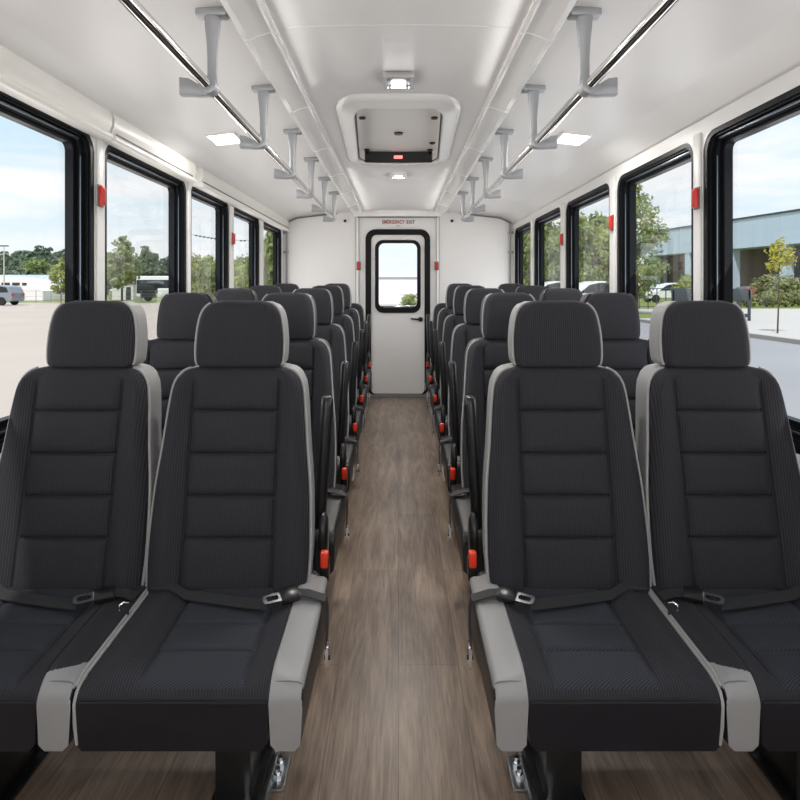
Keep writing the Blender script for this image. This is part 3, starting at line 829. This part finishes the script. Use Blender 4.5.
def make_tree(kind, h, rnd, cw, leaf, nl, ls, bark='bark', name='tree', crown0=.25, lean=0):
    root = thing(name, 'tree', 'tree')
    blobs = []
    if kind == 'pine':
        for i in range(14):
            t = crown0+(1-crown0)*i/13; rr_ = cw*(1.02-.75*((t-crown0)/(1-crown0))**1.2)*(.8+.3*rnd.random())
            for k in range(3):
                a = rnd.random()*6.28; q = rr_*.45
                blobs.append((cos(a)*q, sin(a)*q, h*t*.95, rr_*.6, .55))
    elif kind == 'upright':
        for i in range(10):
            t = crown0+(1-crown0)*i/9; s_ = sin(pi*(.18+.80*(t-crown0)/(1-crown0)))
            for k in range(3):
                a = rnd.random()*6.28; q = cw*s_*.62
                blobs.append((lean*t+cos(a)*q, sin(a)*q, h*t*.96, cw*(.20+.22*s_), .8))
    else:
        for i in range(22):
            a = rnd.random()*6.28; u = rnd.random(); q = cw*.62*sqrt(rnd.random()); t = crown0+(1-crown0)*(.12+.76*u)
            k = sqrt(max(.1, 1-(2*u-1)**2))
            blobs.append((lean+cos(a)*q*k, sin(a)*q*k, h*t, cw*.42*(.6+.5*rnd.random()), .75))
    leaves_mb(blobs, nl, ls, rnd).build('foliage', leaf, root, smooth=0)
    trunk_mb(h*.92, max(.022, h*(.018 if h > 4 else .009)), rnd, 8, cw*.75, max(.2, crown0*.9), lean).build('trunk', bark, root)
    return root
def make_bush(w, h, leaf, rnd, n, ls, name='bush'):
    root = thing(name, 'bush', 'bush')
    blobs = []
    for i in range(12):
        a = rnd.random()*6.28; q = w*.33*rnd.random()
        blobs.append((cos(a)*q, sin(a)*q, h*(.25+.5*rnd.random()), w*.24, h/w*.9 if h < w else 1))
    leaves_mb(blobs, n, ls, rnd).build('foliage', leaf, root, smooth=0)
    st = MB()
    for i in range(5):
        a = i*1.26; st.tube([(0, 0, 0), (cos(a)*w*.12, sin(a)*w*.12, h*.3), (cos(a)*w*.25, sin(a)*w*.25, h*.65)], [.03, .02, .008], 5)
    st.build('stem', 'bark', root)
    return root
rnd = random.Random(11)
PINES = [make_tree('pine', 9, rnd, 3.0, 'pine_leaf', 2600, .75, crown0=.12) for _ in range(2)]+[make_tree('round', 8, rnd, 3.6, 'pine_leaf', 2400, .75, crown0=.1)]
MIDS = [make_tree('round', 6, rnd, 2.6, 'mid_leaf', 2600, .42, crown0=.12) for _ in range(2)]
LIGHT = [make_tree('round', 5, rnd, 2.4, 'light_leaf', 2200, .42, crown0=.08)]
used = set()
def stand(proto, px, d, top_y, label, group, wx=1.0, gz=GZ):
    o = proto if proto.name not in used else copy_tree(proto); used.add(proto.name)
    hz = max(v.co.z for v in kids(proto)[0].data.vertices)
    h = zat(top_y, d)-gz; s_ = h/hz
    o.location = (at(px, d), d, gz); o.scale = (s_*wx, s_*wx, s_); o.rotation_euler = (0, 0, rnd.random()*6.28)
    o['label'] = label; o['category'] = 'tree'; o['group'] = group
    return o
gp = 'dark trees behind the left parking lot'
for i, (px, ty) in enumerate(((-30, 252), (-16, 247), (-5, 249), (5, 248), (15, 254), (21, 250), (29, 247.5), (39, 246.5), (48, 247), (57, 248.5), (66, 250), (75, 252), (86, 254), (98, 254), (108, 252), (129, 254), (145, 247), (154, 252.5), (163, 255), (174, 255), (184, 256))):
    stand(PINES[(i*2+i//3) % 3], px, 112+12*(i % 3), ty+(2.5, -2.0, -.5)[i % 3], 'dark green tall tree in the tree line behind the left parking lot', gp, 1.05)
stand(MIDS[0], 42, 100, 257, 'rounder olive green tree in front of the dark tree line, left window', 'olive trees at left', 1.35)
gp = 'green trees seen through the far left windows'
for i, (px, d_, ty) in enumerate(((190, 62, 257), (197, 70, 252), (204, 60, 260), (210, 66, 254), (217, 58, 262), (224, 68, 256), (233, 60, 260), (240, 72, 254), (246, 58, 262), (252, 56, 258), (262, 52, 262), (270, 60, 255), (280, 50, 262))):
    stand((LIGHT+MIDS)[i % 3], px, d_, ty, 'bushy green tree in the row seen through the far left windows', gp, .9)
for px, d_, ty in ((254.5, 46, 243), (272, 40, 226)):
    stand(MIDS[1], px, d_, ty, 'tall green tree seen through the %s window on the left' % ('fourth' if px < 260 else 'rearmost'), 'tall trees at far left', .62)
# individually placed trees
t1 = make_tree('upright', 4.6, random.Random(3), 1.15, 'light_leaf', 1500, .32, 'pale_bark', crown0=.28)
t1.location = (at(61, 62), 62, GZ); t1['label'] = 'small yellow-green tree with pale trunk at edge of the left parking lot'
t2 = make_tree('upright', 6.9, random.Random(5), 2.0, 'mid_leaf', 1900, .38, crown0=.30)
t2.location = (at(122, 62), 62, GZ); t2['label'] = 'green tree with bare lower trunk in front of the parked bus'
t3 = make_tree('round', 3.1, random.Random(8), .62, 'yellow_leaf', 420, .15, crown0=.62, lean=.12)
t3.location = (at(777.5, 19.6), 19.6, GZ+.1); t3['label'] = 'young thin tree with sparse yellow leaves beside the kerb on the right'
t4 = make_tree('upright', 7.3, random.Random(4), 2.0, 'mid_leaf', 3300, .24, crown0=.18)
t4.location = (at(636, 34), 34, GZ+.1); t4['label'] = 'leafy green tree in front of the blue building, second right window'
gp = 'trees seen through the far right windows'
for i, (px, d_, ty) in enumerate(((612, 46, 214), (600, 50, 211), (588, 44, 216), (580, 55, 210), (570, 50, 214), (556, 48, 226), (549, 56, 216), (541, 50, 214), (530, 52, 224), (522, 60, 222), (515, 55, 225))):
    stand((MIDS+[MIDS[0]])[i % 3] if i % 4 else LIGHT[0], px, d_, ty, 'leafy tree in the row seen through the far right windows', gp, .72, GZ+.1)
# bushes on the right
bs = make_bush(4.6, 3.4, 'olive_leaf', random.Random(2), 2600, .30)
bs.location = (at(778, 55), 55, GZ+.1); bs['label'] = 'large olive bush on lawn in front of the blue building'
b2 = make_bush(2.6, 3.0, 'light_leaf', random.Random(6), 1300, .26)
b2.location = (at(686, 52), 52, GZ+.1); b2['label'] = 'light green bush beside the dark barrier panel'
lowb = make_bush(2.4, 1.25, 'olive_leaf', random.Random(9), 900, .2)
first = True
for i in range(13):
    o = lowb if first else copy_tree(lowb); first = False
    o.location = (at(728+i*6.4, 46+2*(i % 3)), 46+2*(i % 3), GZ+.1); o.rotation_euler.z = i*1.3
    k = .75+.3*rnd.random(); o.scale = (k, k, k*1.1)
    o['label'] = 'low pale shrub along the lawn edge in front of the blue building'; o['group'] = 'low shrubs on the right lawn'
ob = make_bush(1.6, 1.5, 'orange_leaf', random.Random(12), 600, .22)
ob.location = (at(603, 40), 40, GZ+.1); ob.location.z = GZ+.75; ob.location.z = GZ+.1; ob.scale = (1, 1, 1.35); ob['label'] = 'orange-leaved bush seen through the third right window'
rb = make_bush(2.4, 1.7, 'mid_leaf', random.Random(13), 700, .22)
rb.location = (at(408, 40), 40, GZ); rb['label'] = 'small green bush seen through the rear door window'; rb.scale = (.75, .75, .85)
# blue industrial building on the right
A_, B_ = Vector((48.4, 50.5, 0)), Vector((38.2, 101.5, 0))
ang = math.atan2(B_.y-A_.y, B_.x-A_.x); L = (B_-A_).length
bl = thing('industrial_building', 'long building with pale blue upper band and dark recessed ground floor', 'building', (A_.x, A_.y, GZ+.1), ang)
Hh = 9.75-GZ; Hb = 6.1-GZ
bb = MB().box(0, L, -28, 0, Hb, Hh)
for k in range(26): bb.box(L*k/26, L*k/26+.06, -.02, .05, Hb, Hh)
bb.build('upper_band', 'blue_cladding', bl, smooth=0)
MB().box(-.1, L+.1, -28.1, .12, Hh-.02, Hh+.2).build('roof_edge', 'dark_metal', bl, smooth=0)
MB().box(.2, L-.2, -27, -3.2, 0, Hb).build('ground_floor_wall', 'brown_wall', bl, smooth=0)
for k in range(6):
    MB().box(L*(.055+.16*k), L*(.055+.16*k)+1.0, -1.2, -.1, 0, Hb).build('column', 'blue_cladding', bl, smooth=0)
for k in range(4):
    MB().box(L*(.12+.24*k)+1.6, L*(.12+.24*k)+4.6, -3.25, -3.1, .1, Hb-.6).build('dark_window', 'dark_glass', bl, smooth=0)
# dark barrier panel, railing
bp_ = thing('barrier_panel', 'dark grey metal barrier panel standing on the right pavement', 'barrier', (at(672, 27), 27, GZ+.1))
Wd = at(751, 27)-at(672, 27); Tz = zat(288.5, 27)-GZ-.1
MB().box(0, Wd, 0, .08, Tz-.55, Tz, .03).build('top_panel', 'dark_metal', bp_)
for x in (0, Wd*.5, Wd*.74, Wd-.12): MB().box(x, x+.12, 0, .08, 0, Tz-.05, .02).build('post', 'dark_metal', bp_)
MB().box(Wd*.74, Wd, .01, .07, .15, .32, .01).build('lower_rail', 'dark_metal', bp_)
MB().box(Wd*.85, Wd*.88, .02, .06, .2, Tz-.5).build('slat', 'dark_metal', bp_)
rl = thing('metal_railing', 'thin grey metal railing at the lawn edge, second right window', 'railing', (at(630, 42), 42, GZ+.1))
for k in range(7): MB().box(k*.62, k*.62+.05, 0, .05, 0, 1.45).build('post', 'dark_metal', rl, smooth=0)
MB().box(0, 3.8, .01, .04, 1.40, 1.46).box(0, 3.8, .01, .04, .75, .79).box(0, 3.8, .01, .04, .15, .19).build('rail', 'dark_metal', rl, smooth=0)
# left lot: fence, buildings, vehicles, lamp post
fn = thing('chain_fence', 'thin grey fence along the far edge of the left parking lot', 'fence', (at(6, 64), 64, GZ))
FL = at(186, 64)-at(6, 64)
for k in range(13): MB().cyl((FL*k/12, 0, 0), (FL*k/12, 0, 1.3), .035, 6).build('post', 'galvanised', fn)
MB().cyl((0, 0, 1.26), (FL, 0, 1.26), .02, 6).cyl((0, 0, .66), (FL, 0, .66), .012, 6).cyl((0, 0, .1), (FL, 0, .1), .02, 6).build('rail', 'galvanised', fn)
b1 = thing('warehouse', 'long pale blue-grey warehouse behind the left parking lot fence', 'building', (at(-30, 92), 92, GZ))
Lw = at(54, 92)-at(-30, 92); h1 = zat(274, 92)-GZ; h0 = zat(287, 92)-GZ
MB().add([(0, 0, h0), (Lw, 0, h0), (Lw, 6, h1), (0, 6, h1), (0, 12, h0), (Lw, 12, h0)], [(0, 1, 2, 3), (3, 2, 5, 4), (1, 5, 2), (0, 3, 4), (0, 4, 5, 1)]).build('roof', 'blue_grey_wall', b1, smooth=0)
MB().box(.1, Lw+1.5, .2, 11.8, 0, h0).build('wall', 'blue_grey_wall', b1, smooth=0)
b3 = thing('white_shed', 'low white building with sloping roof beside the parked silver car', 'building', (at(-40, 76), 76, GZ))
Lw = at(43, 76)-at(-40, 76); zz = lambda y: zat(y, 76)-GZ
pf = [(0, 0), (Lw, 0), (Lw, zz(291)), (Lw-1.0, zz(287.5)), (Lw*.66, zz(279)), (Lw*.5, zz(277)), (0, zz(276))]
MB().panel([pf], 0, 7, lambda a, b_, c: (a, c, b_)).build('wall', 'white_wall', b3, smooth=0)
for x0, x1 in ((.38, .47), (.50, .60), (.63, .72), (.75, .80)):
    MB().box(Lw*x0, Lw*x1, -.03, .1, zz(285.5), zz(282.6)).build('window', 'dark_glass', b3, smooth=0)
b4 = thing('storage_hut', 'small pale hut behind the tree with bare lower trunk', 'building', (at(112, 80), 80, GZ))
MB().box(0, 2.8, 0, 4, 0, 2.0).build('wall', 'pale_wall', b4, smooth=0)
MB().box(-.1, 2.9, -.1, 4.1, 2.0, 2.12).build('roof', 'galvanised', b4, smooth=0)
MB().box(1.9, 2.5, -.03, .05, 0, 1.7).build('door', 'dark_metal', b4, smooth=0)
pb = thing('parked_bus', 'white-roofed parked bus with dark windows seen through second left window', 'bus', (at(136, 72), 72, GZ))
Lb = 8.2; hb = zat(276, 72)-GZ
MB().box(0, Lb, 0, 2.5, .45, hb, .12, 3).build('body', 'white_paint', pb)
MB().box(.06, Lb-.1, -.03, 2.4, hb-2.1, hb-.45, .06).build('window_band', 'dark_glass', pb)
MB().box(2.6, 4.2, -.06, .2, .75, 1.55, .04).build('front_panel', 'white_paint', pb)
MB().box(0.5, 2.5, -.04, .2, .4, 1.0, .04).build('lower_panel', 'dark_paint', pb)
for x in (1.4, Lb-1.7): MB().cyl((x, -.02, .45), (x, .3, .45), .45, 18).build('wheel', 'tyre', pb)
def make_car(paint, label, px, d, rz=0, gz=GZ, sc=1.0):
    c = thing('parked_car', label, 'car', (at(px, d), d, gz), rz)
    prof_ = [(-2.2, .32), (-2.25, .62), (-2.15, .85), (-1.25, .98), (-.55, 1.52), (.1, 1.66), (1.35, 1.62), (1.95, 1.50), (2.20, 1.0), (2.25, .5), (2.15, .32)]
    bm = MB().panel([prof_], -.85, .85, lambda a, b_, q: (a, q, b_))
    o = bm.build('body', paint, c, smooth=0); mdb = o.modifiers.new('soft', 'BEVEL'); mdb.width = .06; mdb.segments = 2
    win = [(-1.08, 1.0), (-.5, 1.44), (.1, 1.56), (1.3, 1.53), (1.8, 1.45), (1.95, 1.05)]
    MB().panel([win], -.865, .865, lambda a, b_, q: (a, q, b_)).build('side_window', 'dark_glass', c, smooth=0)
    MB().box(-2.29, -2.2, -.7, .7, .35, .55, .02).build('bumper', 'dark_paint', c)
    for s_ in (-1, 1): MB().box(-2.26, -2.14, s_*.62-.14, s_*.62+.14, .68, .80, .03).build('headlight', 'pale_metal', c)
    for s_ in (-1, 1): MB().box(2.12, 2.26, s_*.68-.12, s_*.68+.12, .78, .98, .03).build('tail_light', 'red_box', c)
    for wx in (-1.4, 1.4):
        for wy in (-.8, .8): MB().cyl((wx, wy-.11, .34), (wx, wy+.11, .34), .34, 18, bev=.03).build('wheel', 'tyre', c)
    c.scale = (sc,)*3
    return c
make_car('silver_paint', 'silver car parked at the edge of the left parking lot', -9, 55, .0, GZ, 1.12)
make_car('dark_paint', 'dark car parked behind the low shrubs on the right', 747, 60, .1, GZ+.1)
make_car('red_paint', 'red car parked behind the barrier panel on the right', 757, 58, .3, GZ+.1)
make_car('white_paint', 'white car parked behind the railing, seen through second right window', 668, 62, 0, GZ+.1, 1.2)
make_car('white_paint', 'white car parked below the trees, seen through third right window', 590, 39, .2, GZ+.1, 1.15)
make_car('white_paint', 'white car parked below the trees, seen through fourth right window', 551, 46, .1, GZ+.1, 1.2)
lp = thing('lamp_post', 'pale lamp post standing behind the parked silver car', 'street lamp', (at(4, 70), 70, GZ))
MB().tube([(0, 0, 0), (0, 0, zat(247, 70)-GZ)], [.09, .05], 8).build('post', 'pale_metal', lp)
MB().box(-.5, .5, -.12, .12, zat(246.5, 70)-GZ, zat(245.3, 70)-GZ, .03).build('lamp_head', 'dark_metal', lp)
# overhead wire with small dark markers between two poles
wl = thing('overhead_wire', 'overhead wire with dark markers seen through the third left window', 'wire', (at(188, 50), 50, GZ))
x1 = at(261.5, 56)-at(188, 50); z0 = zat(233.5, 50)-GZ; z1 = zat(240, 56)-GZ
P = [Vector((x1*t, 6*t, z0+(z1-z0)*t-.25*(4*t*(1-t)))) for t in [i/20 for i in range(21)]]
MB().tube(P, .015, 6).build('wire', 'dark_metal', wl)
for i in list(range(2, 9))+[14, 15, 17, 18]:
    p = P[i]; MB().box(p.x-.12, p.x+.12, p.y-.02, p.y+.02, p.z-.08, p.z+.05, .02).build('marker', 'dark_metal', wl)
MB().cyl((0, 0, 0), (0, 0, z0+.2), .06, 8).build('pole', 'galvanised', wl); MB().cyl((x1, 6, 0), (x1, 6, z1+.2), .06, 8).build('pole', 'galvanised', wl)
# white building behind the bus, seen through the rear door
wb = thing('white_building', 'white low building seen through the rear door window', 'building', (-9, 60, GZ))
MB().box(0, 18, 0, 8, 0, zat(278, 60)-GZ).build('wall', 'white_wall', wb, smooth=0)
MB().box(-.1, 18.1, -.1, 8.1, zat(278, 60)-GZ, zat(277.2, 60)-GZ).build('roof_edge', 'galvanised', wb, smooth=0)

# ------------------------------------------------------------------ sky and lights
w = bpy.data.worlds.new('sky'); C.world = w; w.use_nodes = True; nt = w.node_tree
bg = nt.nodes['Background']
tc = N(nt, 'ShaderNodeTexCoord'); mp = N(nt, 'ShaderNodeMapping'); mp.inputs['Scale'].default_value = (1.6, 1.6, 11)
nt.links.new(tc.outputs['Generated'], mp.inputs['Vector'])
n = N(nt, 'ShaderNodeTexNoise', Scale=1.5, Detail=6.0, Roughness=.55, Distortion=.4); nt.links.new(mp.outputs[0], n.inputs['Vector'])
cr = N(nt, 'ShaderNodeValToRGB'); cr.color_ramp.elements[0].position = .40; cr.color_ramp.elements[1].position = .60
cr.color_ramp.elements[0].color = (0, 0, 0, 1); cr.color_ramp.elements[1].color = (1, 1, 1, 1); nt.links.new(n.outputs['Fac'], cr.inputs[0])
sx = N(nt, 'ShaderNodeSeparateXYZ'); nt.links.new(tc.outputs['Generated'], sx.inputs[0])
gr = N(nt, 'ShaderNodeValToRGB'); e = gr.color_ramp.elements
e[0].position = 0; e[0].color = (.90, .94, .97, 1); e[1].position = 1; e[1].color = (.35, .55, .82, 1)
k = e.new(.12); k.color = (.74, .87, .95, 1); k = e.new(.25); k.color = (.60, .79, .93, 1)
nt.links.new(sx.outputs['Z'], gr.inputs[0])
mx = N(nt, 'ShaderNodeMixRGB'); mx.inputs[2].default_value = (.97, .98, 1.0, 1)
nt.links.new(cr.outputs[0], mx.inputs[0]); nt.links.new(gr.outputs[0], mx.inputs[1]); nt.links.new(mx.outputs[0], bg.inputs[0])
bg.inputs['Strength'].default_value = 1.13
def light(name, typ, loc, energy, rot=(0, 0, 0), **kw):
    l = bpy.data.lights.new(name, typ); l.energy = energy
    for a, v_ in kw.items(): setattr(l, a, v_)
    o = bpy.data.objects.new(name, l); COL.objects.link(o); o.location = loc; o.rotation_euler = rot; return o
sun = light('sun', 'SUN', (0, 0, 30), 3.6, angle=.03, color=(1, .96, .9))
sd_ = Vector((.20, .50, -.85)); sun.rotation_euler = sd_.to_track_quat('-Z', 'Y').to_euler()
for y in (2.38, 4.38): light('dome_lamp', 'AREA', (0, y, 1.970), 9, shape='RECTANGLE', size=.09, size_y=.11, color=(1, .96, .91))
for sd in (-1, 1):
    for y in (3.13,): light('panel_lamp', 'AREA', (sd*.9, y, ceil_z(.9)-.016), 5, shape='RECTANGLE', size=.13, size_y=.19, color=(1, .97, .93))
    for y0, y1 in OPENS[sd]:      # added fill lamp just inside each side window, boosting the daylight
        light('window_fill', 'AREA', (sd*1.27, (y0+y1)/2, 1.22), 3.9 if y0 > 1.5 else 1.9, rot=(0, sd*(pi/2+.45), 0), shape='RECTANGLE', size=1.0, size_y=.8, color=(1, .985, .97))
for sd in (-1, 1): [light('trough_fill', 'AREA', (sd*.378, (p+q)/2, 1.970), 0.5*(q-p), rot=(0, sd*pi/2, 0), shape='RECTANGLE', size=.02, size_y=q-p, color=(1, .98, .96), spread=1.5) for p, q in ((-1.1, 2.45), (4.15, 6.35))]  # added fill strips along the trough inner edges, brightening the ceiling centre
light('windscreen_fill', 'AREA', (0, YF+.05, 1.38), 20, rot=(pi/2+.75, 0, 0), shape='RECTANGLE', size=2.1, size_y=.85, color=(1, .985, .97))  # added fill lamp just inside the windscreen, lifting the ceiling
C.view_settings.view_transform = 'Standard'; C.view_settings.look = 'None'; C.view_settings.gamma = 1; C.view_settings.exposure = 0
C.view_settings.use_curve_mapping = False
C.cycles.max_bounces = 10; C.cycles.diffuse_bounces = 6; C.cycles.transparent_max_bounces = 16
C.cycles.sample_clamp_indirect = 8; C.cycles.caustics_reflective = False; C.cycles.caustics_refractive = False
